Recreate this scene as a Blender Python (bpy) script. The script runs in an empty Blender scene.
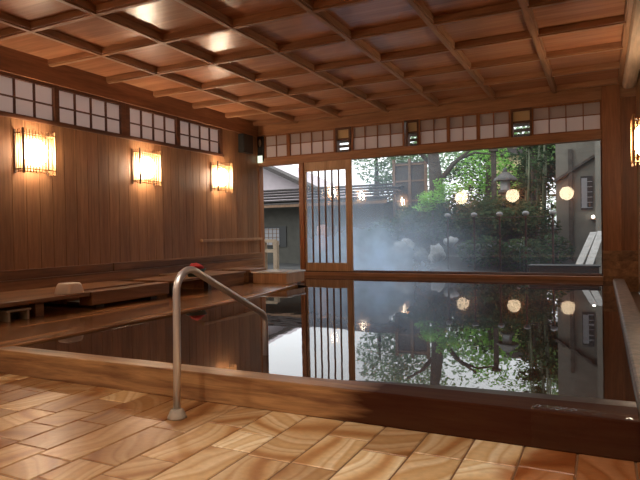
import bpy, bmesh, math, random
from mathutils import Vector, Matrix, noise
random.seed(7)
D = bpy.data
C = bpy.context.scene.collection
scn = bpy.context.scene
PI = math.pi

# ------------------------------------------------------------------ camera
cam_d = D.cameras.new('camera'); cam = D.objects.new('camera', cam_d); C.objects.link(cam)
cam_d.sensor_width = 36; cam_d.lens = 574.3 / 640 * 36; cam_d.clip_start = 0.02
rt = Vector((0.89734768, 0.44094684, -0.0182491))
up = Vector((0.01067595, 0.01964974, 0.99974992))
fw = Vector((-0.44119516, 0.8973181, -0.01292512))
cam.matrix_world = Matrix(((rt.x, up.x, -fw.x, 0), (rt.y, up.y, -fw.y, 0), (rt.z, up.z, -fw.z, 1.0), (0, 0, 0, 1)))
scn.camera = cam

# ------------------------------------------------------------------ light
scn.view_settings.view_transform = 'Standard'; scn.view_settings.look = 'None'
scn.view_settings.gamma = 1; scn.view_settings.use_curve_mapping = False
scn.view_settings.exposure = 1.04
LAMP = 44.0
SKY = 1.35
w = D.worlds.new('overcast_sky'); scn.world = w; w.use_nodes = True
wn = w.node_tree; wn.nodes.clear()
tc = wn.nodes.new('ShaderNodeTexCoord'); sep = wn.nodes.new('ShaderNodeSeparateXYZ')
ramp = wn.nodes.new('ShaderNodeValToRGB'); bg = wn.nodes.new('ShaderNodeBackground'); wo = wn.nodes.new('ShaderNodeOutputWorld')
ramp.color_ramp.elements[0].position = 0.0; ramp.color_ramp.elements[0].color = (0.30, 0.33, 0.32, 1)
ramp.color_ramp.elements[1].position = 0.06; ramp.color_ramp.elements[1].color = (0.93, 0.97, 1.0, 1)
wn.links.new(tc.outputs['Generated'], sep.inputs[0]); wn.links.new(sep.outputs['Z'], ramp.inputs[0])
wn.links.new(ramp.outputs[0], bg.inputs['Color']); bg.inputs['Strength'].default_value = SKY
wn.links.new(bg.outputs[0], wo.inputs[0])

# ------------------------------------------------------------------ helpers
def tag(o, label=None, cat=None, group=None, kind=None):
    if label: o['label'] = label
    if cat: o['category'] = cat
    if group: o['group'] = group
    if kind: o['kind'] = kind
    return o

def empty(name, loc, label=None, cat=None, group=None, kind=None):
    o = D.objects.new(name, None); C.objects.link(o); o.location = loc; o.empty_display_size = 0.1
    return tag(o, label, cat, group, kind)

def copy_tree(o, parent=None):
    c = o.copy(); C.objects.link(c)
    if parent: c.parent = parent
    for ch in o.children: copy_tree(ch, c)
    return c

def wloc(o):
    v = Vector((0, 0, 0))
    while o:
        v += o.location; o = o.parent
    return v

class MB:
    def __init__(s): s.v = []; s.f = []; s.a = []
    def quad(s, a, b, c, d):
        n = len(s.v); s.v += [a, b, c, d]; s.f.append((n, n+1, n+2, n+3)); return s
    def poly(s, pts):
        n = len(s.v); s.v += list(pts); s.f.append(tuple(range(n, n+len(pts)))); return s
    def box(s, x0, x1, y0, y1, z0, z1):
        n = len(s.v)
        s.v += [(x0,y0,z0),(x1,y0,z0),(x1,y1,z0),(x0,y1,z0),(x0,y0,z1),(x1,y0,z1),(x1,y1,z1),(x0,y1,z1)]
        s.f += [tuple(n+i for i in q) for q in ((0,3,2,1),(4,5,6,7),(0,1,5,4),(1,2,6,5),(2,3,7,6),(3,0,4,7))]
        return s
    def bar(s, a, b, wx, wz, roll=0):
        a, b = Vector(a), Vector(b); d = (b-a).normalized()
        r = d.cross(Vector((0,0,1)))
        if r.length < 1e-4: r = Vector((1,0,0))
        r.normalize(); u = r.cross(d)
        n = len(s.v)
        for p in (a, b):
            for i, j in ((-1,-1),(1,-1),(1,1),(-1,1)): s.v.append(tuple(p + r*i*wx/2 + u*j*wz/2))
        s.f += [(n,n+1,n+2,n+3),(n+7,n+6,n+5,n+4)] + [(n+i, n+4+i, n+4+(i+1)%4, n+(i+1)%4) for i in range(4)]
        return s
    def prism(s, pts, z0, z1):
        n = len(s.v); k = len(pts)
        s.v += [(x,y,z0) for x,y in pts] + [(x,y,z1) for x,y in pts]
        s.f.append(tuple(n+k-1-i for i in range(k))); s.f.append(tuple(n+k+i for i in range(k)))
        s.f += [(n+i, n+(i+1)%k, n+k+(i+1)%k, n+k+i) for i in range(k)]
        return s
    def prism_y(s, pts, y0, y1):      # pts in x,z
        n = len(s.v); k = len(pts)
        s.v += [(x,y0,z) for x,z in pts] + [(x,y1,z) for x,z in pts]
        s.f.append(tuple(n+i for i in range(k))); s.f.append(tuple(n+k+k-1-i for i in range(k)))
        s.f += [(n+(i+1)%k, n+i, n+k+i, n+k+(i+1)%k) for i in range(k)]
        return s
    def tube(s, path, rad, seg=12):
        path = [Vector(p) for p in path]; n = len(s.v); k = len(path)
        if not isinstance(rad, (list, tuple)): rad = [rad]*k
        prev = None
        for i, p in enumerate(path):
            d = (path[min(i+1,k-1)] - path[max(i-1,0)]).normalized()
            r = d.cross(Vector((1,0,0))) if prev is None else prev - d*prev.dot(d)
            if r.length < 1e-3: r = d.cross(Vector((0,1,0)))
            r.normalize(); prev = r; u = d.cross(r)
            for j in range(seg):
                t = 2*PI*j/seg; s.v.append(tuple(p + (r*math.cos(t) + u*math.sin(t))*rad[i]))
        for i in range(k-1):
            for j in range(seg):
                s.f.append((n+i*seg+j, n+i*seg+(j+1)%seg, n+(i+1)*seg+(j+1)%seg, n+(i+1)*seg+j))
        s.f.append(tuple(n+seg-1-j for j in range(seg))); s.f.append(tuple(n+(k-1)*seg+j for j in range(seg)))
        return s
    def lathe(s, c, prof, seg=24, sx=1, sy=1, sq=0):
        n = len(s.v); k = len(prof)
        for r, z in prof:
            for j in range(seg):
                t = 2*PI*j/seg; cx, sy_ = math.cos(t), math.sin(t)
                q = 1
                if sq: q = 1/((abs(cx)**sq + abs(sy_)**sq)**(1/sq))
                s.v.append((c[0]+r*cx*q*sx, c[1]+r*sy_*q*sy, c[2]+z))
        for i in range(k-1):
            for j in range(seg): s.f.append((n+i*seg+j, n+i*seg+(j+1)%seg, n+(i+1)*seg+(j+1)%seg, n+(i+1)*seg+j))
        s.f.append(tuple(n+seg-1-j for j in range(seg))); s.f.append(tuple(n+(k-1)*seg+j for j in range(seg)))
        return s
    def ball(s, c, rx, ry, rz, seg=24, rings=14):
        prof = [(max(1e-4, math.sin(PI*i/rings)), -math.cos(PI*i/rings)) for i in range(rings+1)]
        n = len(s.v); s.lathe((0,0,0), prof, seg)
        for i in range(n, len(s.v)):
            x, y, z = s.v[i]; s.v[i] = (c[0]+x*rx, c[1]+y*ry, c[2]+z*rz)
        return s
    def rock(s, c, rx, ry, rz, seed, rings=10, seg=16):
        n = len(s.v); s.ball((0,0,0), 1, 1, 1, seg, rings)
        for i in range(n, len(s.v)):
            p = Vector(s.v[i]); k = 1 + .45*noise.noise(p*1.3 + Vector((seed*3.1, seed, 0))) + .2*noise.noise(p*3.2 + Vector((seed, 0, seed)))
            s.v[i] = (c[0]+p.x*rx*k, c[1]+p.y*ry*k, c[2]+p.z*rz*k)
        return s
    def leaves(s, c, r, n, size, flat=.4):
        for _ in range(n):
            while True:
                p = Vector((random.uniform(-1,1), random.uniform(-1,1), random.uniform(-1,1)))
                if .25 < p.length < 1: break
            p = Vector((c[0]+p.x*r[0], c[1]+p.y*r[1], c[2]+p.z*r[2]))
            d = Vector((random.gauss(0,1), random.gauss(0,1), random.gauss(0,flat))).normalized()
            e = d.cross(Vector((random.gauss(0,.5), random.gauss(0,.5), 1))).normalized()
            L = size*random.uniform(.6,1.3); W = L*.5
            a = p - d*L/2; b = p + d*L/2; m = p + Vector((0,0,L*.08))
            s.quad(tuple(a), tuple(m+e*W/2), tuple(b), tuple(m-e*W/2))
        return s
    def build(s, name, mat, parent=None, bevel=0, smooth=False, label=None, cat=None, group=None, kind=None):
        me = D.meshes.new(name)
        off = wloc(parent) if parent else Vector((0,0,0))
        me.from_pydata([tuple(Vector(v)-off) for v in s.v], [], s.f)
        me.materials.append(mat); me.update()
        if smooth: me.polygons.foreach_set('use_smooth', [True]*len(me.polygons))
        o = D.objects.new(name, me); C.objects.link(o)
        if parent: o.parent = parent
        if bevel:
            m = o.modifiers.new('bevel', 'BEVEL'); m.width = bevel; m.segments = 2; m.limit_method = 'ANGLE'
        return tag(o, label, cat, group, kind)

# ------------------------------------------------------------------ materials
def new_mat(name):
    m = D.materials.new(name); m.use_nodes = True; nt = m.node_tree; nt.nodes.clear()
    out = nt.nodes.new('ShaderNodeOutputMaterial'); return m, nt, out

def N(nt, t, **kw):
    n = nt.nodes.new(t)
    for k, v in kw.items():
        if k.startswith('i_'): n.inputs[k[2:].replace('_', ' ')].default_value = v
        else: setattr(n, k, v)
    return n

def rgba(c): return (c[0], c[1], c[2], 1)

def ramp_node(nt, fac, stops):
    r = N(nt, 'ShaderNodeValToRGB'); e = r.color_ramp.elements
    while len(e) < len(stops): e.new(.5)
    for k, (p, c) in enumerate(stops): e[k].position = p; e[k].color = rgba(c)
    nt.links.new(fac, r.inputs[0]); return r

def mixc(nt, fac, a, b, mode='MIX'):
    m = N(nt, 'ShaderNodeMix', data_type='RGBA', blend_type=mode)
    for s_, v in ((0, fac), (6, a), (7, b)):
        if hasattr(v, 'is_output'): nt.links.new(v, m.inputs[s_])
        elif s_ == 0: m.inputs[0].default_value = v
        else: m.inputs[s_].default_value = rgba(v)
    return m.outputs[2]

def plain(name, c, rough=.5, metal=0, spec=.5, var=0, scale=8):
    m, nt, out = new_mat(name)
    b = N(nt, 'ShaderNodeBsdfPrincipled'); b.inputs['Base Color'].default_value = rgba(c)
    b.inputs['Roughness'].default_value = rough; b.inputs['Metallic'].default_value = metal
    b.inputs['Specular IOR Level'].default_value = spec
    if var:
        t = N(nt, 'ShaderNodeTexCoord'); n = N(nt, 'ShaderNodeTexNoise'); n.inputs['Scale'].default_value = scale; n.inputs['Detail'].default_value = 6
        nt.links.new(t.outputs['Object'], n.inputs['Vector'])
        r = ramp_node(nt, n.outputs['Fac'], [(.3, [x*(1-var) for x in c]), (.7, [min(1, x*(1+var)) for x in c])])
        nt.links.new(r.outputs[0], b.inputs['Base Color'])
        bm = N(nt, 'ShaderNodeBump'); bm.inputs['Strength'].default_value = .25; bm.inputs['Distance'].default_value = .02
        nt.links.new(n.outputs['Fac'], bm.inputs['Height']); nt.links.new(bm.outputs[0], b.inputs['Normal'])
    nt.links.new(b.outputs[0], out.inputs[0]); return m

def wood(name, dark, light, axis='y', rough=.45, plank=None, freq=9, wet=None, spec=.4, contrast=1.0, knots=0):
    """grain runs along axis; plank=(axis, width) gives each board its own tone"""
    m, nt, out = new_mat(name)
    t = N(nt, 'ShaderNodeTexCoord'); src = t.outputs['Object']
    mp = N(nt, 'ShaderNodeMapping'); st = .08
    mp.inputs['Scale'].default_value = {'x': (st,1,1), 'y': (1,st,1), 'z': (1,1,st)}[axis]
    nt.links.new(src, mp.inputs[0])
    vec = mp.outputs[0]
    if plank:
        sp = N(nt, 'ShaderNodeSeparateXYZ'); nt.links.new(src, sp.inputs[0])
        dv = N(nt, 'ShaderNodeMath', operation='DIVIDE'); nt.links.new(sp.outputs['XYZ'.index(plank[0].upper())], dv.inputs[0]); dv.inputs[1].default_value = plank[1]
        fl = N(nt, 'ShaderNodeMath', operation='FLOOR'); nt.links.new(dv.outputs[0], fl.inputs[0])
        wnz = N(nt, 'ShaderNodeTexWhiteNoise', noise_dimensions='1D'); nt.links.new(fl.outputs[0], wnz.inputs['W'])
        ad = N(nt, 'ShaderNodeVectorMath', operation='MULTIPLY_ADD'); nt.links.new(wnz.outputs['Color'], ad.inputs[0]); ad.inputs[1].default_value = (9,9,9); nt.links.new(vec, ad.inputs[2])
        vec = ad.outputs[0]
    n1 = N(nt, 'ShaderNodeTexNoise'); n1.inputs['Scale'].default_value = freq; n1.inputs['Detail'].default_value = 8; n1.inputs['Roughness'].default_value = .62; n1.inputs['Distortion'].default_value = .6
    nt.links.new(vec, n1.inputs['Vector'])
    n2 = N(nt, 'ShaderNodeTexNoise'); n2.inputs['Scale'].default_value = freq*6; n2.inputs['Detail'].default_value = 3
    nt.links.new(vec, n2.inputs['Vector'])
    mid = [(a+b)/2 for a, b in zip(dark, light)]
    r = ramp_node(nt, n1.outputs['Fac'], [(.5-.2/contrast, dark), (.5, mid), (.5+.2/contrast, light)])
    fine = ramp_node(nt, n2.outputs['Fac'], [(.35, (.72,.72,.72)), (.65, (1.1,1.1,1.1))])
    col = mixc(nt, .6, r.outputs[0], fine.outputs[0], 'MULTIPLY')
    if plank:
        tone = ramp_node(nt, wnz.outputs['Value'], [(0, (.72,.70,.68)), (1, (1.15,1.12,1.08))])
        col = mixc(nt, .75, col, tone.outputs[0], 'MULTIPLY')
    if knots:
        v = N(nt, 'ShaderNodeTexVoronoi'); v.inputs['Scale'].default_value = knots
        mk = N(nt, 'ShaderNodeMapping'); mk.inputs['Scale'].default_value = {'x': (.45,1,1), 'y': (1,.45,1), 'z': (1,1,.45)}[axis]
        nt.links.new(src, mk.inputs[0]); nt.links.new(mk.outputs[0], v.inputs['Vector'])
        kr = ramp_node(nt, v.outputs['Distance'], [(.05, (.22,.17,.14)), (.20, (1,1,1))])
        col = mixc(nt, .8, col, kr.outputs[0], 'MULTIPLY')
    b = N(nt, 'ShaderNodeBsdfPrincipled'); b.inputs['Roughness'].default_value = rough; b.inputs['Specular IOR Level'].default_value = spec
    if wet:                      # (edge_x, softness, colour): boards darkened by overflowing water to the +x side
        ex, so, wc = wet
        sx = N(nt, 'ShaderNodeSeparateXYZ'); nt.links.new(src, sx.inputs[0])
        wz = N(nt, 'ShaderNodeTexNoise'); wz.inputs['Scale'].default_value = 5; wz.inputs['Detail'].default_value = 4
        wm = N(nt, 'ShaderNodeMapping'); wm.inputs['Scale'].default_value = (.4,1,3.5); nt.links.new(src, wm.inputs[0]); nt.links.new(wm.outputs[0], wz.inputs['Vector'])
        ma = N(nt, 'ShaderNodeMath', operation='MULTIPLY_ADD'); nt.links.new(wz.outputs['Fac'], ma.inputs[0]); ma.inputs[1].default_value = .5; nt.links.new(sx.outputs[0], ma.inputs[2])
        mr = N(nt, 'ShaderNodeMapRange'); nt.links.new(ma.outputs[0], mr.inputs[0]); mr.inputs[1].default_value = ex+.25-so; mr.inputs[2].default_value = ex+.25+so
        col = mixc(nt, mr.outputs[0], col, mixc(nt, .93, col, wc, 'MIX'))
        rr = N(nt, 'ShaderNodeMapRange'); nt.links.new(mr.outputs[0], rr.inputs[0]); rr.inputs[3].default_value = rough; rr.inputs[4].default_value = .48
        nt.links.new(rr.outputs[0], b.inputs['Roughness'])
    if wet:
        rs = N(nt, 'ShaderNodeMapRange'); nt.links.new(mr.outputs[0], rs.inputs[0]); rs.inputs[3].default_value = spec; rs.inputs[4].default_value = .03
        nt.links.new(rs.outputs[0], b.inputs['Specular IOR Level'])
    nt.links.new(col, b.inputs['Base Color'])
    bm = N(nt, 'ShaderNodeBump'); bm.inputs['Strength'].default_value = .15; bm.inputs['Distance'].default_value = .01
    nt.links.new(n1.outputs['Fac'], bm.inputs['Height']); nt.links.new(bm.outputs[0], b.inputs['Normal'])
    nt.links.new(b.outputs[0], out.inputs[0]); return m

M = {}
M['wall'] = wood('cedar_wall_boards', (.26,.122,.056), (.40,.208,.100), 'z', .5, ('y', .19), 7)
M['wall_x'] = wood('cedar_boards_across', (.22,.075,.028), (.38,.16,.065), 'z', .5, ('x', .3), 7)
M['base'] = wood('weathered_base_boards', (.13,.055,.024), (.34,.17,.075), 'y', .5, ('z', .118), 6, contrast=1.3)
M['beam_y'] = wood('beam_grain_along', (.18,.07,.03), (.34,.15,.065), 'y', .5, None, 8)
M['beam_x'] = wood('beam_grain_across', (.25,.11,.05), (.44,.215,.10), 'x', .5, None, 8)
M['post'] = wood('post_grain', (.22,.075,.026), (.36,.14,.05), 'z', .5, None, 8)
M['frame'] = wood('dark_window_frame', (.085,.032,.016), (.15,.06,.028), 'y', .5, None, 10)
M['coffer'] = wood('ceiling_panel_veneer', (.40,.16,.078), (.58,.275,.14), 'x', .27, ('y', .9627), 3.5, contrast=.8, spec=.8)
M['rib'] = wood('ceiling_rib_wood', (.28,.135,.065), (.46,.24,.12), 'y', .5, None, 8)
M['pale_log'] = wood('pale_log', (.50,.34,.22), (.78,.58,.40), 'y', .4, None, 6)
M['rim'] = wood('bath_rim_cypress', (.17,.07,.03), (.40,.21,.085), 'x', .36, None, 16, wet=(.80,.1,(.034,.009,.005)), contrast=1.5, knots=2.2)
M['deck'] = wood('wet_deck_boards', (.13,.048,.018), (.50,.24,.09), 'y', .22, ('x', .24), 5, contrast=1.3)
M['bench'] = wood('old_bench_timber', (.12,.05,.02), (.36,.17,.07), 'y', .45, None, 5, contrast=1.2)
M['door'] = wood('door_cypress', (.36,.20,.10), (.55,.33,.18), 'z', .45, None, 8)
M['bamboo'] = wood('bamboo_slats', (.30,.16,.07), (.48,.28,.13), 'z', .4, None, 10)
M['ledge'] = plain('dark_wet_ledge', (.03,.014,.009), .35, spec=.2)
M['dark'] = plain('dark_painted_wood', (.03,.022,.015), .5)
M['black'] = plain('black_plastic', (.010,.009,.008), .5)
M['steel'] = plain('brushed_steel', (.72,.72,.73), .34, .8)
M['mortar'] = plain('mortar_collar', (.30,.24,.18), .7, var=.3, scale=20)
M['white'] = plain('offwhite_plastic', (.82,.74,.66), .45)
M['teal'] = plain('teal_plastic', (.035,.10,.095), .4)
M['red'] = plain('red_cloth', (.55,.03,.035), .8, var=.2, scale=30)
M['stone'] = plain('rough_kerb_stone', (.16,.105,.075), .4, var=.55, scale=14)
M['rock'] = plain('garden_rock', (.07,.07,.065), .8, var=.5, scale=5)
M['rock_pale'] = plain('pale_rock', (.24,.25,.25), .8, var=.4, scale=6)
M['soil'] = plain('garden_soil', (.022,.021,.02), .9, var=.4, scale=3)
M['plaster'] = plain('grey_plaster', (.15,.138,.112), .85, var=.12, scale=4)
M['pink_plaster'] = plain('pale_plaster', (.50,.43,.45), .85, var=.06, scale=4)
M['yellow_plaster'] = plain('yellow_plaster', (.72,.60,.34), .85, var=.08, scale=4)
M['green_wall'] = plain('dark_annex_wall', (.055,.052,.042), .9, var=.2, scale=4)
M['rooftile'] = plain('roof_tile', (.075,.066,.063), .8, spec=.1, var=.2, scale=12)
M['bark'] = plain('bark', (.06,.05,.04), .9, var=.4, scale=14)
M['culm'] = plain('bamboo_culm', (.10,.12,.06), .5, var=.3, scale=6)
M['palewood'] = plain('pale_weathered_wood', (.30,.225,.15), .7, var=.2, scale=12)
M['brownwood'] = plain('brown_weathered_wood', (.16,.09,.05), .7, var=.3, scale=12)
M['towel'] = plain('pink_towel_cloth', (.72,.48,.42), .9, var=.1, scale=20)
M['curb'] = plain('pale_curb_stone', (.30,.29,.27), .7, var=.2, scale=8)
M['lattice'] = plain('pale_lattice', (.26,.26,.27), .7)

def leafmat(name, c, tr):
    m, nt, out = new_mat(name)
    t = N(nt, 'ShaderNodeTexCoord'); n = N(nt, 'ShaderNodeTexNoise'); n.inputs['Scale'].default_value = 3.0; n.inputs['Detail'].default_value = 5
    nt.links.new(t.outputs['Object'], n.inputs['Vector'])
    r = ramp_node(nt, n.outputs['Fac'], [(.3, [x*.5 for x in c]), (.7, [min(1, x*1.5) for x in c])])
    d = N(nt, 'ShaderNodeBsdfDiffuse'); l = N(nt, 'ShaderNodeBsdfTranslucent'); mx = N(nt, 'ShaderNodeMixShader'); mx.inputs[0].default_value = tr
    nt.links.new(r.outputs[0], d.inputs[0]); nt.links.new(r.outputs[0], l.inputs[0])
    nt.links.new(d.outputs[0], mx.inputs[1]); nt.links.new(l.outputs[0], mx.inputs[2]); nt.links.new(mx.outputs[0], out.inputs[0]); return m
M['leaf_bright'] = leafmat('bright_maple_leaf', (.26,.50,.12), .5)
M['leaf_mid'] = leafmat('mid_green_leaf', (.20,.34,.12), .5)
M['leaf_pale'] = leafmat('pale_green_leaf', (.30,.42,.26), .5)
M['leaf_dark'] = leafmat('dark_green_leaf', (.055,.09,.045), .3)

def emit(name, c, s):
    m, nt, out = new_mat(name); e = N(nt, 'ShaderNodeEmission'); e.inputs[0].default_value = rgba(c); e.inputs[1].default_value = s
    nt.links.new(e.outputs[0], out.inputs[0]); return m
M['globe'] = emit('lit_globe', (1.0, .80, .58), LAMP)
M['globe_soft'] = emit('lit_round_globe', (1.0, .74, .46), 6.5)
M['spot'] = emit('lit_spot', (1.0, .95, .85), 8)
M['exit'] = emit('lit_green_panel', (.85, 1.0, .75), .6)

def paper(name, c, tr):
    m, nt, out = new_mat(name)
    d = N(nt, 'ShaderNodeBsdfDiffuse'); l = N(nt, 'ShaderNodeBsdfTranslucent'); mx = N(nt, 'ShaderNodeMixShader')
    d.inputs[0].default_value = rgba(c); l.inputs[0].default_value = rgba(c); mx.inputs[0].default_value = tr
    nt.links.new(d.outputs[0], mx.inputs[1]); nt.links.new(l.outputs[0], mx.inputs[2]); nt.links.new(mx.outputs[0], out.inputs[0]); return m
M['paper'] = paper('shoji_paper', (.68,.58,.54), .5)
M['paper_shade'] = paper('shoji_paper_eave_shade', (.50,.42,.39), .26)  # upper row: shade of the eave put into a duller, less translucent paper
M['cream'] = paper('cream_board', (.62,.45,.26), .3)

def glass(name, mist, x0=-1.6, x1=-4.3, f0=.065, f1=.95):
    """thin clear glazing; mist = (base amount, extra amount near low/left, tint)"""
    m, nt, out = new_mat(name)
    lw = N(nt, 'ShaderNodeLayerWeight'); lw.inputs[0].default_value = .5
    pw = N(nt, 'ShaderNodeMath', operation='POWER'); nt.links.new(lw.outputs['Facing'], pw.inputs[0]); pw.inputs[1].default_value = 5
    fr = N(nt, 'ShaderNodeMath', operation='MULTIPLY_ADD'); nt.links.new(pw.outputs[0], fr.inputs[0]); fr.inputs[1].default_value = f1; fr.inputs[2].default_value = f0
    tr = N(nt, 'ShaderNodeBsdfTransparent'); gl = N(nt, 'ShaderNodeBsdfGlossy'); gl.inputs['Roughness'].default_value = .015
    mx = N(nt, 'ShaderNodeMixShader'); nt.links.new(fr.outputs[0], mx.inputs[0]); nt.links.new(tr.outputs[0], mx.inputs[1]); nt.links.new(gl.outputs[0], mx.inputs[2])
    sh = mx.outputs[0]
    if mist:
        base, zamt, xamt = mist
        t = N(nt, 'ShaderNodeTexCoord'); sp = N(nt, 'ShaderNodeSeparateXYZ'); nt.links.new(t.outputs['Object'], sp.inputs[0])
        n = N(nt, 'ShaderNodeTexNoise'); n.inputs['Scale'].default_value = 1.6; n.inputs['Detail'].default_value = 5; nt.links.new(t.outputs['Object'], n.inputs['Vector'])
        za = N(nt, 'ShaderNodeMapRange', interpolation_type='SMOOTHSTEP'); nt.links.new(sp.outputs[2], za.inputs[0]); za.inputs[1].default_value = 1.5; za.inputs[2].default_value = .0; za.inputs[3].default_value = 0; za.inputs[4].default_value = 1
        xa = N(nt, 'ShaderNodeMapRange', interpolation_type='SMOOTHSTEP'); nt.links.new(sp.outputs[0], xa.inputs[0]); xa.inputs[1].default_value = x0; xa.inputs[2].default_value = x1; xa.inputs[3].default_value = .02; xa.inputs[4].default_value = 1
        p = N(nt, 'ShaderNodeMath', operation='MULTIPLY'); nt.links.new(za.outputs[0], p.inputs[0]); nt.links.new(xa.outputs[0], p.inputs[1])
        p2 = N(nt, 'ShaderNodeMath', operation='MULTIPLY'); nt.links.new(p.outputs[0], p2.inputs[0]); p2.inputs[1].default_value = zamt
        p3 = N(nt, 'ShaderNodeMath', operation='MULTIPLY_ADD'); nt.links.new(xa.outputs[0], p3.inputs[0]); p3.inputs[1].default_value = xamt; nt.links.new(p2.outputs[0], p3.inputs[2])
        p4 = N(nt, 'ShaderNodeMath', operation='ADD'); nt.links.new(p3.outputs[0], p4.inputs[0]); p4.inputs[1].default_value = base
        nr = N(nt, 'ShaderNodeMapRange'); nt.links.new(n.outputs['Fac'], nr.inputs[0]); nr.inputs[1].default_value = .3; nr.inputs[2].default_value = .7; nr.inputs[3].default_value = .6; nr.inputs[4].default_value = 1.3
        p5 = N(nt, 'ShaderNodeMath', operation='MULTIPLY'); p5.use_clamp = True; nt.links.new(p4.outputs[0], p5.inputs[0]); nt.links.new(nr.outputs[0], p5.inputs[1])
        l = N(nt, 'ShaderNodeBsdfTranslucent'); l.inputs[0].default_value = (.64,.76,.92,1)
        m2 = N(nt, 'ShaderNodeMixShader'); nt.links.new(p5.outputs[0], m2.inputs[0]); nt.links.new(sh, m2.inputs[1]); nt.links.new(l.outputs[0], m2.inputs[2]); sh = m2.outputs[0]
    nt.links.new(sh, out.inputs[0]); return m
M['glass'] = glass('window_glass_steamed', (.006, .42, .13), .6, -2.1)
M['door_glass'] = glass('door_glass_steamed', (.12, .34, .0), 1.0, .2)
M['clear'] = glass('clear_glass', None)
M['film'] = glass('thin_water_film', None, f0=.02, f1=.5)

def water_mat():
    m, nt, out = new_mat('dark_hot_spring_water')
    b = N(nt, 'ShaderNodeBsdfPrincipled'); b.inputs['Base Color'].default_value = (.045,.021,.013,1)
    b.inputs['Roughness'].default_value = .012; b.inputs['IOR'].default_value = 1.34
    t = N(nt, 'ShaderNodeTexCoord'); n = N(nt, 'ShaderNodeTexNoise'); n.inputs['Scale'].default_value = 2.2; n.inputs['Detail'].default_value = 2
    nt.links.new(t.outputs['Object'], n.inputs['Vector'])
    bm = N(nt, 'ShaderNodeBump'); bm.inputs['Strength'].default_value = .04; bm.inputs['Distance'].default_value = .02
    nt.links.new(n.outputs['Fac'], bm.inputs['Height']); nt.links.new(bm.outputs[0], b.inputs['Normal'])
    nt.links.new(b.outputs[0], out.inputs[0]); return m
M['water'] = water_mat()

def tile_mat():
    m, nt, out = new_mat('banded_sandstone_paving')
    a = N(nt, 'ShaderNodeAttribute', attribute_name='tile'); t = N(nt, 'ShaderNodeTexCoord')
    rot = N(nt, 'ShaderNodeVectorRotate', rotation_type='Z_AXIS')
    sc = N(nt, 'ShaderNodeSeparateColor'); nt.links.new(a.outputs['Color'], sc.inputs[0])
    an = N(nt, 'ShaderNodeMath', operation='MULTIPLY'); nt.links.new(sc.outputs[0], an.inputs[0]); an.inputs[1].default_value = 6.28
    nt.links.new(t.outputs['Object'], rot.inputs['Vector']); nt.links.new(an.outputs[0], rot.inputs['Angle'])
    ad = N(nt, 'ShaderNodeVectorMath', operation='MULTIPLY_ADD'); nt.links.new(a.outputs['Color'], ad.inputs[0]); ad.inputs[1].default_value = (13,7,9); nt.links.new(rot.outputs[0], ad.inputs[2])
    wv = N(nt, 'ShaderNodeTexWave', wave_type='BANDS'); wv.inputs['Scale'].default_value = .75; wv.inputs['Distortion'].default_value = 5.0; wv.inputs['Detail'].default_value = .8; wv.inputs['Detail Scale'].default_value = 2.2
    nt.links.new(ad.outputs[0], wv.inputs['Vector'])
    r = ramp_node(nt, wv.outputs['Fac'], [(0, (.42,.21,.08)), (.10, (.60,.38,.18)), (.35, (.70,.52,.31)), (.48, (.54,.33,.15)), (.56, (.68,.50,.29)), (.78, (.76,.59,.38)), (.90, (.55,.34,.15)), (1, (.64,.44,.23))])
    ns = N(nt, 'ShaderNodeTexNoise'); ns.inputs['Scale'].default_value = 30; nt.links.new(t.outputs['Object'], ns.inputs['Vector'])
    gr = ramp_node(nt, ns.outputs['Fac'], [(.3, (.85,.85,.85)), (.7, (1.08,1.08,1.08))])
    col = mixc(nt, .7, r.outputs[0], gr.outputs[0], 'MULTIPLY')
    tone = ramp_node(nt, sc.outputs[1], [(0, (.62,.52,.44)), (.55, (.95,.92,.88)), (.74, (1.0,1.0,1.0)), (.80, (1.15,1.22,1.32)), (1, (1.25,1.4,1.55))])
    col = mixc(nt, 1, col, tone.outputs[0], 'MULTIPLY')
    # damp slabs: along the overflow on the right and around the wash area on the left
    sx = N(nt, 'ShaderNodeSeparateXYZ'); nt.links.new(t.outputs['Object'], sx.inputs[0])
    wz = N(nt, 'ShaderNodeTexNoise'); wz.inputs['Scale'].default_value = 1.6; wz.inputs['Detail'].default_value = 4; nt.links.new(t.outputs['Object'], wz.inputs['Vector'])
    ma = N(nt, 'ShaderNodeMath', operation='MULTIPLY_ADD'); nt.links.new(wz.outputs['Fac'], ma.inputs[0]); ma.inputs[1].default_value = 1.1; nt.links.new(sx.outputs[0], ma.inputs[2])
    m1 = N(nt, 'ShaderNodeMapRange'); nt.links.new(ma.outputs[0], m1.inputs[0]); m1.inputs[1].default_value = .20; m1.inputs[2].default_value = .30
    m2 = N(nt, 'ShaderNodeMapRange'); nt.links.new(ma.outputs[0], m2.inputs[0]); m2.inputs[1].default_value = -1.15; m2.inputs[2].default_value = -1.65
    wmx = N(nt, 'ShaderNodeMath', operation='MAXIMUM'); nt.links.new(m1.outputs[0], wmx.inputs[0]); nt.links.new(m2.outputs[0], wmx.inputs[1])
    col = mixc(nt, m1.outputs[0], col, mixc(nt, 1, col, (.56,.32,.22), 'MULTIPLY'))
    col = mixc(nt, m2.outputs[0], col, mixc(nt, 1, col, (.68,.54,.42), 'MULTIPLY'))
    b = N(nt, 'ShaderNodeBsdfPrincipled'); nt.links.new(col, b.inputs['Base Color'])
    rr = N(nt, 'ShaderNodeMapRange'); nt.links.new(wmx.outputs[0], rr.inputs[0]); rr.inputs[3].default_value = .45; rr.inputs[4].default_value = .33
    nt.links.new(rr.outputs[0], b.inputs['Roughness'])
    bm = N(nt, 'ShaderNodeBump'); bm.inputs['Strength'].default_value = .2; bm.inputs['Distance'].default_value = .008
    nt.links.new(ns.outputs['Fac'], bm.inputs['Height']); nt.links.new(bm.outputs[0], b.inputs['Normal'])
    nt.links.new(b.outputs[0], out.inputs[0]); return m
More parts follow.
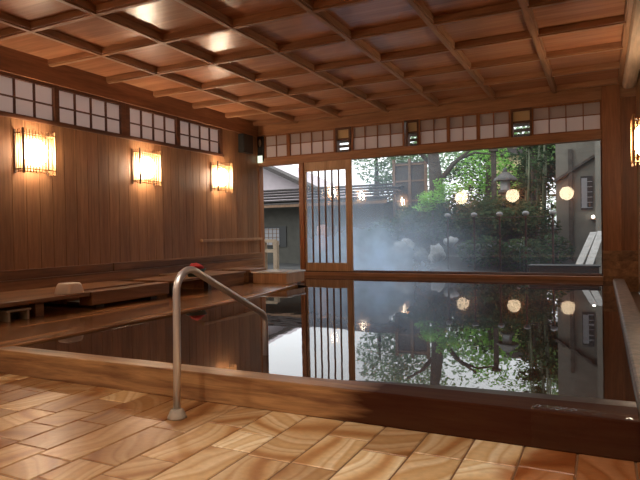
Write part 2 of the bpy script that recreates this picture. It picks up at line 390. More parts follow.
M['tile'] = tile_mat()
M['grout'] = plain('grout', (.17,.085,.04), .6)

# ------------------------------------------------------------------ dimensions
XL, XR, YB, YR, ZC = -6.38, .49, 10.2, -3.2, 3.195
WATER = .160

# ------------------------------------------------------------------ floor
def build_floor():
    me = D.meshes.new('floor'); bm = bmesh.new(); lay = bm.loops.layers.color.new('tile')
    def face(pts, mi, c):
        f = bm.faces.new([bm.verts.new(p) for p in pts]); f.material_index = mi
        for l in f.loops: l[lay] = c
    face([(XL,YR,-.004),(XR,YR,-.004),(XR,YB,-.004),(XL,YB,-.004)], 1, (0,0,0,1))
    rnd = random.Random(11); x = .117 - .225*32; g = .004
    while x < XR:
        y = YR + rnd.uniform(0,.5)
        while y < 2.80:
            L = rnd.choice([.22,.25,.37,.42,.46,.5,.6]); y1 = min(y+L, 2.80)
            if y1 - y > .03:
                c = (rnd.random(), rnd.random(), rnd.random(), 1); x0, x1, ya, yb = x+g, x+.225-g, y+g, y1-g; e = .004
                face([(x0+e,ya+e,0),(x1-e,ya+e,0),(x1-e,yb-e,0),(x0+e,yb-e,0)], 0, c)
                for p, q, p2, q2 in (((x0,ya),(x1,ya),(x0+e,ya+e),(x1-e,ya+e)), ((x1,ya),(x1,yb),(x1-e,ya+e),(x1-e,yb-e)), ((x1,yb),(x0,yb),(x1-e,yb-e),(x0+e,yb-e)), ((x0,yb),(x0,ya),(x0+e,yb-e),(x0+e,ya+e))):
                    face([(p[0],p[1],-.004),(q[0],q[1],-.004),(q2[0],q2[1],0),(p2[0],p2[1],0)], 0, c)
            y = y1
        x += .225
    bm.to_mesh(me); bm.free(); me.materials.append(M['tile']); me.materials.append(M['grout'])
    o = D.objects.new('floor', me); C.objects.link(o); tag(o, kind='structure')
build_floor()

# ------------------------------------------------------------------ ceiling
GX0, GA, GY0, GB = -6.405, .9556, 3.226, .9627
ceil = MB().box(XL-.2, XR+.1, YR-.1, YB+.3, ZC+.085, ZC+.2).build('ceiling', M['coffer'], kind='structure')
for i in range(1, 8):
    x = GX0 + GA*i
    MB().box(x-.045, x+.045, YR, YB, ZC+.016, ZC+.087).box(x-.028, x+.028, YR, YB, ZC, ZC+.017).build('rib', M['rib'], ceil, .004)
for j in range(-6, 8):
    y = GY0 + GB*j
    MB().box(XL, XR, y-.045, y+.045, ZC+.017, ZC+.086).box(XL, XR, y-.028, y+.028, ZC+.002, ZC+.018).build('rib', M['beam_x'], ceil, .004)

# ------------------------------------------------------------------ walls
PB = .615
wl = MB(); y = YR
while y < YB:                                   # vertical boards with open joints
    y1 = min(y+.19, YB); wl.box(XL-.05, XL, y+.003, y1-.003, PB-.02, 2.46); y = y1
wl.box(XL-.10, XL-.012, YR, YB, 0, 2.46)
wl.box(XL-.10, XL, YR, 4.06, 2.46, ZC).box(XL-.10, XL, 8.90, YB+.1, 2.46, ZC)
wall_left = wl.build('wall_left', M['wall'], kind='structure')
MB().box(XL-.10, XL+.03, YR, YB, 2.985, ZC+.1).build('cornice', M['beam_y'], wall_left, .004)
MB().box(XL-.02, XL+.025, YR, 8.92, 2.452, 2.496).build('ledge', M['frame'], wall_left, .003)
bb = MB().box(XL-.02, XL+.03, YR, 6.12, .50, PB).box(XL-.02, XL+.03, 6.14, YB, .50, PB).box(XL-.02, XL+.045, YR, YB, .36, .495).box(XL-.02, XL+.05, YR, YB, .17, .355)
bb.build('baseboard_left', M['base'], kind='structure', bevel=.006)

def shoji_y(n, y0, y1, thick_left, thick_right):
    o = empty('window_%d' % n, (XL, (y0+y1)/2, 2.496), kind='structure')
    f = MB(); z0, z1 = 2.496, 2.985
    f.box(XL-.05, XL+.012, y0-thick_left, y0, z0, z1).box(XL-.05, XL+.012, y1, y1+thick_right, z0, z1)
    f.box(XL-.05, XL+.006, y0, y1, z0, z0+.018).box(XL-.05, XL+.006, y0, y1, z1-.045, z1)
    for k in (1,2,3):
        yy = y0 + (y1-y0)*k/4; f.box(XL-.035, XL-.005, yy-.009, yy+.009, z0, z1)
    f.box(XL-.034, XL-.006, y0, y1, 2.705, 2.723)
    f.build('frame', M['frame'], o)
    MB().box(XL-.042, XL-.036, y0, y1, z0, z1).build('paper', M['paper'], o)
shoji_y(1, 4.11, 5.21, .05, .037); shoji_y(2, 5.285, 6.37, .037, .085); shoji_y(3, 6.54, 7.60, .08, .045); shoji_y(4, 7.69, 8.81, .044, .08)

# back wall ----------------------------------------------------------
Y0, Y1 = YB-.06, YB+.10
HB, HT, ST = 2.395, 2.545, 3.017
back = MB().box(XL-.1, .02, Y0, Y1, HB, HT).build('wall_back', M['beam_x'], kind='structure', bevel=.004)
MB().box(XL, XR+.1, Y0-.02, Y1, ST, ZC+.1).build('cornice', M['beam_x'], back, .004)
MB().box(XL, .03, Y0-.06, Y1+.05, .0, .222).build('sill', M['beam_x'], back, .006)
MB().box(XL, .03, Y0+.02, Y1, .222, .246).build('sill_track', M['frame'], back, .003)
MB().box(-5.43, -5.33, Y0-.01, Y1, .22, HB).build('post', M['post'], back, .004)
MB().box(XL-.1, XL+.02, Y0, Y1, .0, ZC).build('post', M['post'], back, .004)
MB().box(.012, .27, YB-.14, Y1, .0, ZC+.1).build('post', M['post'], back, .004)
MB().box(.27, XR+.1, YB-.06, Y1, .60, ZC+.1).build('boarding', M['wall_x'], back)
MB().box(.005, XR+.1, YB-.17, YB-.05, .0, .63).build('plinth', M['base'], back, .006)

# transom windows along the back
def shoji_x(n, x0, x1, cuts, thick=()):
    o = empty('window_%d' % n, ((x0+x1)/2, YB, HT), kind='structure')
    f = MB(); zm = 2.80
    f.box(x0-.022, x0+.012, Y0+.02, Y1-.02, HT, ST).box(x1-.012, x1+.022, Y0+.02, Y1-.02, HT, ST)
    f.box(x0, x1, Y0+.025, Y1-.03, HT, HT+.022).box(x0, x1, Y0+.025, Y1-.03, ST-.022, ST)
    for c in cuts: f.box(c-.008, c+.008, Y0+.03, Y0+.055, HT, ST)
    for c in thick: f.box(c-.03, c+.03, Y0+.028, Y0+.06, HT, ST)
    f.box(x0, x1, Y0+.032, Y0+.052, zm-.007, zm+.007)
    f.build('frame', M['post'], o)
    MB().box(x0, x1, Y0+.060, Y0+.066, HT, zm).build('paper', M['paper'], o)
    MB().box(x0, x1, Y0+.060, Y0+.072, zm, ST).build('paper', M['paper_shade'], o, label='upper row paper, eave shade put into its colour')
def clear_x(n, x0, x1):
    o = empty('window_%d' % n, ((x0+x1)/2, YB, HT), kind='structure')
    MB().box(x0-.02, x0+.012, Y0+.01, Y1-.01, HT, ST).box(x1-.012, x1+.02, Y0+.01, Y1-.01, HT, ST).box(x0, x1, Y0+.02, Y1-.02, 2.785, 2.81).box(x0, x1, Y0+.02, Y1-.02, ST-.04, ST).build('frame', M['frame'], o)
    MB().box(x0, x1, Y0+.05, Y0+.062, 2.80, ST).build('panel', M['cream'], o)
    MB().box(x0, x1, Y0+.055, Y0+.061, HT, 2.79).build('pane', M['clear'], o)
even = lambda a, b, n: [a+(b-a)*k/n for k in range(1, n)]
shoji_x(6, -6.22, -5.70, even(-6.22,-5.70,2)); shoji_x(7, -5.65, -4.655, even(-5.65,-4.655,4))
clear_x(8, -4.60, -4.33); shoji_x(9, -4.27, -3.26, even(-4.27,-3.26,4))
clear_x(10, -3.18, -2.985); shoji_x(11, -2.95, -1.39, even(-2.95,-1.39,6), (-2.43,-1.91))
clear_x(12, -1.345, -1.05); shoji_x(13, -1.02, .0, even(-1.02,.0,4))

em = empty('emergency_light', (-6.30, Y0, 2.50), 'narrow dark emergency light unit with a bright lower panel in the far left corner', 'lamp')
MB().box(-6.36, -6.235, Y0-.05, Y0+.05, 2.50, 3.0).build('body', M['black'], em, .006)
MB().box(-6.352, -6.243, Y0-.062, Y0-.048, 2.455, 2.60).build('lit_panel', M['exit'], em, label='glowing white-green panel')
MB().ball((-6.297, Y0-.052, 2.86), .035, .012, .075, 16, 10).build('lens', M['mortar'], em, smooth=True)
# big fixed window and the sliding door
win = empty('window_14', (-2.1, YB, .246), kind='structure')
MB().box(-4.36, .012, YB+.03, YB+.038, .246, HB).build('pane', M['glass'], win)
MB().box(-.012, .012, YB+.005, YB+.06, .246, HB).box(-4.36, .012, YB+.005, YB+.06, .24, .262).build('frame', M['frame'], win)
door = empty('door_1', (-4.82, YB, .246), kind='structure')
dy0, dy1 = YB-.035, YB+.005
MB().box(-5.33, -5.295, dy0, dy1, .246, HB).build('stile', M['door'], door, .003)
MB().box(-4.43, -4.305, dy0, dy1, .246, HB).build('stile', M['door'], door, .003)
MB().box(-5.295, -4.43, dy0, dy1, 2.215, HB).build('rail', M['door'], door, .003)
MB().box(-5.295, -4.43, dy0, dy1, .246, .405).build('rail', M['door'], door, .003)
for k in range(5):
    x = -5.295 + .865*(k+1)/6 - .005
    MB().box(x-.014, x+.014, dy0+.002, dy0+.028, .405, 2.215).build('glazing_bar', M['frame'], door)
MB().box(-5.295, -4.43, dy0+.029, dy0+.035, .405, 2.215).build('pane', M['door_glass'], door)

# right and rear walls -------------------------------------------------
wr = MB().box(XR, XR+.1, YR, YB, 0, ZC+.1).build('wall_right', M['wall'], kind='structure')
wq = MB().box(XL, XR, YR-.1, YR, 0, ZC+.1).build('wall_rear', M['wall_x'], kind='structure')
tag(MB().box(.30, .485, 1.0, 9.98, 3.10, 3.315).build('log_beam', M['pale_log'], bevel=.05), 'pale stripped log beam running under the ceiling at the right edge', 'beam')

# ------------------------------------------------------------------ bath
bath = empty('sunken_bath', (-2, 2.83, 0), 'large sunken bath with a cypress front rim and a wet dark overflow side', 'bath')
MB().prism([(-4.14,2.762),(.138,2.762),(.138,2.99),(-1.0,2.95),(-1.6,2.905),(-4.14,2.905)], 0, .173).build('front_rim', M['rim'], bath, .006, label='front rim beam, pale wood at left, wet dark red at right')
MB().box(-4.05, .135, 3.0, 9.95, .0, .02).build('basin_floor', M['dark'], bath)
MB().prism([(-1.45,2.91),(-1.0,2.952),(.135,2.992),(.135,3.12),(-.35,3.09),(-.8,3.06),(-1.2,3.0)], .02, .1625).build('inner_ledge', M['ledge'], bath, label='dark wet ledge just inside the front rim')
tag(MB().poly([(-4.14,2.90,WATER),(.15,2.90,WATER),(.15,Y0-.05,WATER),(-5.40,Y0-.05,WATER),(-5.40,8.9,WATER),(-4.14,8.0,WATER)]).build('bath_water', M['water']), 'still dark bath water mirroring the garden window', 'water', kind='stuff')
ov = MB(); nu, nv = 46, 16
for i in range(nu+1):
    for j in range(nv+1):
        x = -.30+.43*i/nu; t = j/nv; k = (.1+.9*i/nu)*.8
        q = noise.noise(Vector((x*22, t*9, 1.3))) + .5*noise.noise(Vector((x*50, t*20, 4)))
        if t < .55: p = (x, 2.85-.085*t/.55, .178+.004*k*q)
        else: p = (x, 2.756-.006*k*abs(q), .176-.165*(t-.55)/.45)
        ov.v.append(p)
for i in range(nu):
    for j in range(nv):
        n = i*(nv+1)+j; ov.f.append((n, n+1, n+nv+2, n+nv+1))
tag(ov.build('overflow_water', M['film'], smooth=True), 'thin rippling water spilling over the dark right end of the bath rim', 'water', kind='stuff')
tag(MB().prism([(.14,2.70),(.32,2.70),(.30,9.98),(.14,9.98)], 0, .205).build('stone_kerb', M['stone'], bevel=.02), 'rough grey stone kerb along the right side of the bath', 'kerb')
tag(MB().prism([(XL+.05,2.762),(-4.142,2.762),(-4.06,2.905),(-4.06,5.0),(-4.10,6.0),(-4.22,7.0),(-4.42,8.15),(-4.9,8.95),(-5.35,9.4),(-5.40,Y0-.07),(XL+.05,Y0-.07)], 0, .177).build('wooden_deck', M['deck'], bevel=.008), 'wet wooden deck between the bath and the left wall', 'deck')

# ------------------------------------------------------------------ handrail
hr = empty('handrail', (-2.1, 2.457, 0), 'bent stainless steel handrail stepping down from the tiles into the bath', 'handrail')
def arc(c, r, a0, a1, n=10): return [(-2.1, c[0]+r*math.cos(a0+(a1-a0)*k/n), c[1]+r*math.sin(a0+(a1-a0)*k/n)) for k in range(n+1)]
sl = math.atan2(.456-.80, 3.345-2.62)
R1 = .115; c1 = (2.475+R1, .688); a1 = PI/2 + sl
pth = [(-2.1,2.457,.02), (-2.1,2.47,.4)] + arc(c1, R1, PI, a1)
ex = (c1[0]+R1*math.cos(a1), c1[1]+R1*math.sin(a1)); R2 = .08
Lr = (3.44-R2*1.0 - ex[0]) / math.cos(sl) - .02
e2 = (ex[0]+Lr*math.cos(sl), ex[1]+Lr*math.sin(sl)); c2 = (e2[0]-R2*math.cos(a1), e2[1]-R2*math.sin(a1))
pth += arc(c2, R2, a1, 0, 8) + [(-2.1, c2[0]+R2, .02)]
MB().tube(pth, .0205, 16).build('rail', M['steel'], hr, smooth=True)
MB().lathe((-2.1,2.457,0), [(.052,0),(.052,.008),(.044,.026),(.033,.046),(.024,.052)], 20).build('collar', M['mortar'], hr, smooth=True)

# ------------------------------------------------------------------ lamps
def make_lamp(x, y, z):
    o = empty('wall_lamp', (x, y, z), cat='lamp')
    h, wd, d = .262, .225, .16
    MB().box(x, x+.012, y-wd+.02, y+wd-.02, z-h+.04, z+h-.04).build('back_plate', M['bamboo'], o)
    g = MB().ball((x+.083, y, z), .068, .165, .165).build('globe', M['globe'], o, smooth=True, label='glowing white globe')
    for zz in (z-h+.045, z+h-.045):
        fr = MB().box(x+d-.006, x+d+.008, y-wd, y+wd, zz-.007, zz+.007)
        for s in (-1, 1): fr.box(x, x+d, y+s*wd-.007, y+s*wd+.007, zz-.007, zz+.007)
        fr.build('rail', M['bamboo'], o)
    for s in (-1, 1):
        MB().box(x, x+.018, y+s*wd-.009, y+s*wd+.009, z-h-.005, z+h+.005).build('post', M['brownwood'], o)
        MB().box(x+d-.012, x+d+.010, y+s*wd-.011, y+s*wd+.011, z-h-.01, z+h+.01).build('post', M['brownwood'] if s < 0 else M['bamboo'], o)
    sc = MB()
    for k in range(1, 11):
        yy = y-wd+2*wd*k/11; sc.box(x+d+.006, x+d+.014, yy-.0045, yy+.0045, z-h, z+h)
    for s in (-1, 1):
        for k in (1,2,3): xx = x+d*k/4; sc.box(xx-.005, xx+.005, y+s*(wd+.008)-.004, y+s*(wd+.008)+.004, z-h, z+h)
    sc.build('slat_screen', M['bamboo'], o)
    return o
LG = 'slatted lamps along the left wall'
lamp = make_lamp(XL, 4.86, 2.055); tag(lamp, 'square slatted lamp on the left wall, the largest and nearest of its row', group=LG)
for y, lb in ((6.80, 'slatted globe lamp on the left wall, the middle one of the three in view'), (8.75, 'slatted globe lamp on the left wall, the farthest, just before the opening'), (.95, 'slatted globe lamp on the left wall, beside the camera, seen only mirrored in the window')):
    c = copy_tree(lamp); c.location.y = y; c['label'] = lb
c = copy_tree(lamp); c.location = (XR, 7.62, 2.0); c.rotation_euler.z = PI; c['label'] = 'slatted lamp on the right wall, cut by the right edge of the picture'; c['group'] = 'slatted lamp of the right wall'
for k, (x, lb) in enumerate(((-5.1, 'left'), (-3.12, 'middle'), (-1.18, 'right'))):
    if k == 0:
        gl0 = empty('globe_lamp', (x, YR, 2.30), cat='lamp', group='globe lamps of the rear wall seen mirrored')
        MB().lathe((x, YR+.10, 2.06), [(.07,-.03),(.07,0),(.03,.02),(.02,.08)], 16).build('holder', M['brownwood'], gl0)
        MB().box(x-.05, x+.05, YR, YR+.10, 2.0, 2.08).build('bracket', M['brownwood'], gl0)
        MB().ball((x, YR+.28, 2.30), .25, .25, .25).build('globe', M['globe_soft'], gl0, smooth=True)
        g0 = gl0
    else: g0 = copy_tree(gl0); g0.location.x = x
    g0['label'] = 'round glowing lamp mirrored in the window glass, the %s one of three' % lb
for x, y, lb in ((-3.6,.75,'left'), (-1.7,.75,'middle'), (.1,.75,'right')):  # spots in cans, added out of view to brighten the front floor
    o = empty('fill_lamp', (x, y, ZC+.12), 'added fill lamp above the paved floor, out of view, %s one of the row' % lb, 'lamp', 'added fill lamps over the paved floor')
    MB().lathe((x,y,ZC+.02), [(.075,.1),(.075,0),(.085,0),(.085,.1)], 20).build('housing', M['black'], o)
    ld = D.lights.new('fill_bulb', 'SPOT'); ld.energy = 95; ld.color = (1,.88,.74); ld.spot_size = math.radians(118); ld.spot_blend = .6; ld.shadow_soft_size = .06
    lo = D.objects.new('fill_bulb', ld); C.objects.link(lo); lo.parent = o; lo.location = (0,0,-.09)

# ------------------------------------------------------------------ left wall fittings
tb = empty('towel_rail', (XL, 9.1, .89), 'plain wooden towel rail low on the left wall before the opening', 'rail')
MB().box(XL+.05, XL+.095, 8.12, 10.1, .868, .918).build('bar', M['door'], tb, .004)
for y in (8.25, 9.95): MB().box(XL, XL+.06, y-.02, y+.02, .87, .915).build('bracket', M['post'], tb)
sp = empty('speaker', (XL, 9.6, 2.62), 'small black speaker box high on the left wall near the corner', 'speaker')
MB().box(XL, XL+.13, 9.42, 9.76, 2.60, 2.96).build('cabinet', M['black'], sp, .006)
MB().box(XL+.13, XL+.136, 9.44, 9.74, 2.62, 2.94).build('grille', M['dark'], sp)

# benches on the deck
BT = .372
b1 = empty('wash_bench', (-5.8, 3.5, .177), 'long low timber bench with a thick top along the left wall, nearest the camera', 'bench')
MB().box(XL+.06, -5.22, 2.8, 4.68, BT-.045, BT).build('top', M['bench'], b1, .008)
for y in (2.9, 4.1):
    for x in (-5.36, -6.15): MB().box(x-.05, x+.05, y-.05, y+.05, .177, BT-.045).build('leg', M['base'], b1)
b2 = empty('timber_trough', (-5.8, 5.3, .177), 'heavy squared timber trough with a dark slot in its top, behind the white stool', 'trough')
MB().box(-5.42, -5.21, 4.70, 6.0, .215, BT).build('front_beam', M['bench'], b2, .012)
MB().box(XL+.06, -5.62, 4.70, 6.0, .215, BT-.005).build('back_board', M['bench'], b2, .008)
MB().box(-5.62, -5.42, 4.70, 6.0, .215, .25).build('channel', M['dark'], b2)
for y in (4.9, 5.8): MB().box(XL+.1, -5.3, y-.06, y+.06, .177, .216).build('bearer', M['dark'], b2)
b3 = empty('low_stand', (-5.5, 6.5, .177), 'small open timber stand on the deck behind the steel handrail', 'stand')
MB().box(-5.95, -5.22, 6.06, 6.98, BT-.02, BT+.015).build('top', M['bench'], b3, .006)
for y in (6.12, 6.92):
    for x in (-5.28, -5.88): MB().box(x-.04, x+.04, y-.04, y+.04, .177, BT-.02).build('leg', M['dark'], b3)
b4 = empty('boxed_bench', (-5.8, 7.5, .177), 'closed plank bench box along the wall under the towel rail', 'bench')
MB().box(XL+.06, -5.32, 7.05, 7.95, .177, .355).build('body', M['base'], b4, .006)
MB().box(XL+.06, -5.29, 7.03, 7.97, .355, .385).build('top', M['base'], b4, .006)
st = empty('step_box', (-4.92, 8.42, .177), 'shallow wooden step box with a shiny top whitened for mirrored sky in front of the opening', 'step')
MB().box(-5.24, -4.6, 8.1, 8.72, .177, .345).build('body', M['door'], st, .004)
MB().box(-5.26, -4.58, 8.08, 8.74, .345, .368).build('top', plain('wet_top_sky_white', (.78,.75,.72), .12), st, .004)  # near-white base colour stands in for sky mirrored on the wet wood
ss = empty('side_block', (-5.6, 8.4, .177), 'dark low wooden block left of the shiny step box', 'block')
MB().box(-5.85, -5.34, 8.12, 8.6, .177, .36).build('body', M['base'], ss, .006)
MB().box(-5.88, -5.30, 8.10, 8.62, .36, .40).build('top', M['bench'], ss, .006)
bs = MB().lathe((-5.36,4.52,BT), [(.128,0),(.131,.01),(.12,.055),(.106,.10),(.095,.115),(.045,.119)], 28, sq=4).build('bath_stool', M['white'], smooth=True)
tag(bs, 'off-white plastic bath stool standing on the low timber bench', 'stool')
ws = empty('wooden_stool', (-5.32, 3.82, .177), 'small pale wooden stool on the deck under the bench top', 'stool')
MB().box(-5.44, -5.24, 3.68, 3.95, .268, .288).build('seat', M['palewood'], ws, .003)
for y in (3.70, 3.91): MB().box(-5.43, -5.25, y, y+.022, .177, .268).build('leg', M['palewood'], ws)
bx_, by_, bz_ = -5.42, 6.82, BT+.015
bk = empty('washbowl', (bx_, by_, bz_), 'dark teal plastic washbowl on the timber stand by the handrail', 'bowl')
MB().lathe((bx_,by_,bz_), [(.11,0),(.145,.10),(.15,.102),(.14,.10),(.10,.012)], 24).build('bowl', M['teal'], bk, smooth=True)
MB().lathe((bx_,by_,bz_), [(.148,.094),(.156,.098),(.156,.108),(.142,.108),(.142,.098)], 24).build('rim', M['teal'], bk, smooth=True)
tag(MB().rock((bx_,by_,bz_+.135), .115, .115, .06, 4).build('folded_cloth', M['red'], smooth=True), 'crumpled bright red cloth heaped in the teal washbowl', 'cloth')

# ------------------------------------------------------------------ outside: ground, houses
gm = MB(); nx, ny = 40, 30
def gz(x, y):
    t = max(0, min(1, (y-11.8)/3.0)); t = t*t*(3-2*t); k = max(0, min(1, (x+6.0)/1.5)); r = max(0, min(1, (-x-.9)/.8))
    return .04 + 1.15*t*k*r + .08*noise.noise(Vector((x*.8, y*.8, 0)))
for i in range(nx+1):
    for j in range(ny+1):
        x = -26+34*i/nx; y = Y1+.05+25*j/ny; gm.v.append((x, y, gz(x,y) if j else .02))
for i in range(nx):
    for j in range(ny):
        n = i*(ny+1)+j; gm.f.append((n, n+ny+1, n+ny+2, n+1))
tag(gm.build('ground', M['soil'], smooth=True), kind='structure')

an = empty('annex_building', (-9.5, 16.5, 0), 'low dark-walled annex with a tiled eave beyond the opening', 'building')
MB().box(-15, -5.75, 16, 16.3, 0, 2.05).build('wall', M['green_wall'], an)
MB().box(-14.9, -5.8, 16.31, 17.3, 0, 1.9).build('core', M['green_wall'], an)
rf = MB()
for k in range(6):
    y0, z0 = 15.35+.33*k, 1.88+.115*k
    rf.prism([(-15.2,y0),(-5.45,y0),(-5.45,y0+.40),(-15.2,y0+.40)], z0, z0+.045)
rf.build('roof', M['rooftile'], an, .008)
MB().box(-15.2, -5.45, 15.36, 15.42, 1.80, 1.885).build('fascia', M['brownwood'], an)
wn_ = MB().box(-10.35, -9.05, 15.97, 16.0, .56, 1.22).build('window', M['black'], an)
lt = MB()
for k in range(7): x = -10.3+.15*k; lt.box(x, x+.015, 15.935, 15.95, .62, 1.16)
for k in range(5): z = .62+.125*k; lt.box(-10.33, -9.3, 15.93, 15.945, z, z+.012)
lt.build('lattice', M['brownwood'], wn_); MB().box(-10.33, -9.3, 15.952, 15.966, .62, 1.16).build('blind', M['lattice'], wn_)
w2 = MB().box(-6.32, -5.98, 15.97, 16.0, .88, 1.24).build('window', M['black'], an)

hs = empty('gabled_house', (-16, 24, 0), 'white gabled house with a grey roof edge above the tiled eave', 'building')
MB().prism_y([(-26,0),(-9.4,0),(-9.4,2.0),(-17.5,5.75),(-26,1.9)], 22.3, 28).build('wall', M['pink_plaster'], hs)
MB().bar((-17.6,22,5.95), (-8.6,22,1.75), .9, .16).bar((-17.4,22,5.95), (-26,22,1.75), .9, .16).build('roof', M['rooftile'], hs)

gb = empty('garden_wing', (0, 16.5, 0), 'grey plaster wing with a gable edge at the right end of the window', 'building')
MB().prism_y([(-1.06,0),(3,0),(3,5.2),(.3,5.0),(-1.06,3.6)], 16, 19).build('wall', M['plaster'], gb)
MB().bar((-1.1,15.95,2.2), (-.15,15.95,2.80), .14, .06).build('verge_board', M['bark'], gb)
MB().box(-.76, -.66, 15.9, 16.0, 0, 3.0).build('post', M['bark'], gb)
MB().box(-.12, 3, 13.12, 16, 0, 4.2).build('front_wall', M['plaster'], gb)
gw = MB().box(-.48, -.20, 15.96, 16.0, 1.45, 2.3).build('window', M['black'], gb)
gl_ = MB().box(-.46, -.33, 15.945, 15.955, 1.5, 2.25)
for k in range(6): gl_.box(-.47, -.21, 15.93, 15.944, 1.5+.13*k, 1.515+.13*k)
gl_.build('lattice', M['lattice'], gw)
sl_ = MB().ball((-.20,15.85,1.27), .035,.035,.035).build('spotlight', M['spot'], smooth=True); tag(sl_, 'tiny bright spotlight on the grey plaster wing', 'lamp')
tag(MB().box(-.26, -.14, 15.88, 16.0, 1.20, 1.24).build('shelf_bracket', M['brownwood']), 'small bracket below the tiny spotlight', 'bracket')
for a, b, lb in (((-.47,11.7,.13),(-.16,13.04,.90),'pale plank leaning on the plaster wing outside the window, left of the pair'), ((-.30,11.5,.10),(-.02,13.04,.92),'pale plank leaning on the plaster wing outside the window, right of the pair')):
    tag(MB().bar(a, b, .13, .03).build('leaning_plank', M['curb'], bevel=.004), lb, 'plank')
hd = empty('timber_trough_planter', (-.6, 11.0, 0), 'black low box standing outside at the foot of the window, right end', 'box')
MB().box(-1.15, -.05, 10.55, 10.95, 0, .345).build('body', M['dark'], hd, .01); MB().box(-1.17, -.03, 10.53, 10.97, .345, .365).build('lid', M['black'], hd)

ev = empty('eave_trellis', (-3, 11, 2.7), 'slatted eave hung outside above the window, glimpsed through the narrow upper panes', 'trellis')
for z in (2.66, 2.76, 2.86): MB().box(XL, .3, 10.96, 11.02, z, z+.055).build('slat', M['bark'], ev)
for x in (XL, -3.05, .2): MB().box(x, x+.08, Y1+.02, 11.04, 2.95, 3.03).box(x, x+.08, 10.98, 11.04, 2.64, 2.95).build('bracket', M['bark'], ev)
yh = empty('yellow_house', (-3, 26, 0), 'small yellow-walled house glimpsed between the trees', 'building')
MB().box(-4.25, -2.2, 25, 27, 0, 4.1).build('wall', M['yellow_plaster'], yh)
MB().prism_y([(-4.7,4.05),(-1.7,4.05),(-2.6,4.6),(-3.8,4.6)], 24.6, 27.3).build('roof', M['rooftile'], yh)
scn_ = empty('timber_screen', (-5, 17, 0), 'tall dark timber screen in the middle of the garden', 'screen')
MB().box(-5.75, -4.75, 17, 17.06, 0, 3.1).build('panel', M['dark'], scn_)
for x in (-5.75, -5.25, -4.75): MB().box(x-.04, x+.04, 16.92, 17.0, 0, 3.2).build('post', M['brownwood'], scn_)
for z in (1.9, 2.5, 3.0): MB().box(-5.75, -4.75, 16.95, 17.0, z, z+.05).build('rail', M['brownwood'], scn_)
gp = empty('gate_post', (-2.6, 16, 0), 'dark upright gate post in front of the yellow house', 'post')
MB().box(-2.67, -2.55, 15.95, 16.07, .5, 3.1).build('shaft', M['bark'], gp); MB().box(-2.72, -2.50, 15.9, 16.12, 3.1, 3.16).build('cap', M['bark'], gp)

# things just outside the opening
rk = empty('wooden_rack', (-6.4, 10.9, .04), 'pale wooden rack standing just outside the opening', 'rack')
for x in (-6.74, -6.44): MB().box(x-.045, x+.045, 10.85, 10.95, .02, .84).build('post', M['palewood'], rk)
for z in (.58, .80): MB().box(-6.74, -6.44, 10.86, 10.94, z, z+.07).build('rail', M['palewood'], rk)
ts = empty('towel_stand', (-4.9, 11.3, .04), 'brown wooden stand behind the barred sliding door', 'stand')
MB().box(-5.37, -5.17, 11.25, 11.35, .02, 1.10).build('post', M['brownwood'], ts); MB().box(-5.5, -5.1, 11.2, 11.4, .02, .10).build('foot', M['brownwood'], ts)
MB().box(-5.58, -5.15, 11.27, 11.33, 1.08, 1.12).build('arm', M['brownwood'], ts)
tw = MB().prism_y([(-5.60,.62),(-5.37,.58),(-5.34,1.14),(-5.40,1.17),(-5.54,1.17),(-5.59,1.12)], 11.22, 11.245).build('towel', M['towel'], bevel=.008)
tag(tw, 'pink towel hanging from the brown stand behind the barred door', 'towel')

# ------------------------------------------------------------------ garden planting
def tree(loc, crowns, n, size, mat, label, height, r=.12, lean=(0,0), name='tree', group=None, branches=()):
    o = empty(name, (loc[0], loc[1], gz(*loc[:2])-.05), label, 'tree', group)
    z0 = gz(*loc[:2])-.1
    tr = MB().tube([(loc[0]+lean[0]*t*t, loc[1]+lean[1]*t*t, z0+(height-z0)*t) for t in (0,.25,.5,.75,1)], [r*1.25,r,r*.85,r*.7,r*.4], 10)
    for a, b, rr in branches: tr.tube([a, ((a[0]+b[0])/2, (a[1]+b[1])/2, (a[2]+b[2])/2+.12), b], [rr, rr*.8, rr*.4], 8)
    tr.build('trunk', M['bark'], o, smooth=True)
    lf = MB()
    for c, rad in crowns: lf.leaves(c, rad, int(n*rad[0]*rad[1]*rad[2]), size)
    lf.build('foliage', mat, o)
    return o
def shrub(c, rad, n, size, mat, label, group):
    o = empty('shrub', (c[0], c[1], c[2]-rad[2]), label, 'shrub', group)
    MB().tube([(c[0],c[1],gz(c[0],c[1])-.1), (c[0],c[1],c[2])], [.04,.02], 6).build('stem', M['bark'], o)
    MB().leaves(c, rad, n, size).build('foliage', mat, o)
    return o
tree((-6.9,18.5), [((-6.7,18.5,3.6),(1.0,1.0,1.2)), ((-5.7,18.8,4.0),(1.1,1.0,1.1)), ((-6.0,18.6,2.9),(.8,.8,.7))], 1500, .16, M['leaf_pale'], 'pale airy tree beside the bright sky at the left of the window', 3.6)
tree((-4.05,15.6), [((-4.4,16.2,4.2),(1.5,.9,.8)), ((-3.0,16.0,4.3),(1.2,.9,.6))], 500, .13, M['leaf_mid'], 'large leaning tree with a dark forked trunk', 4.2, .2, (-.25,0), branches=(((-4.1,15.6,2.2),(-3.1,15.7,3.2),.08), ((-4.12,15.6,2.7),(-5.0,15.6,3.5),.07), ((-3.5,15.65,2.9),(-2.6,15.8,3.0),.04)))
tree((-3.6,13.4), [((-3.55,13.3,1.78),(.42,.4,.16)), ((-3.2,13.4,1.95),(.35,.35,.14)), ((-3.75,13.3,1.55),(.3,.3,.12)), ((-3.35,13.2,2.1),(.2,.2,.1))], 22000, .075, M['leaf_bright'], 'small bright green maple in front of the dark trunk', 1.9, .035)
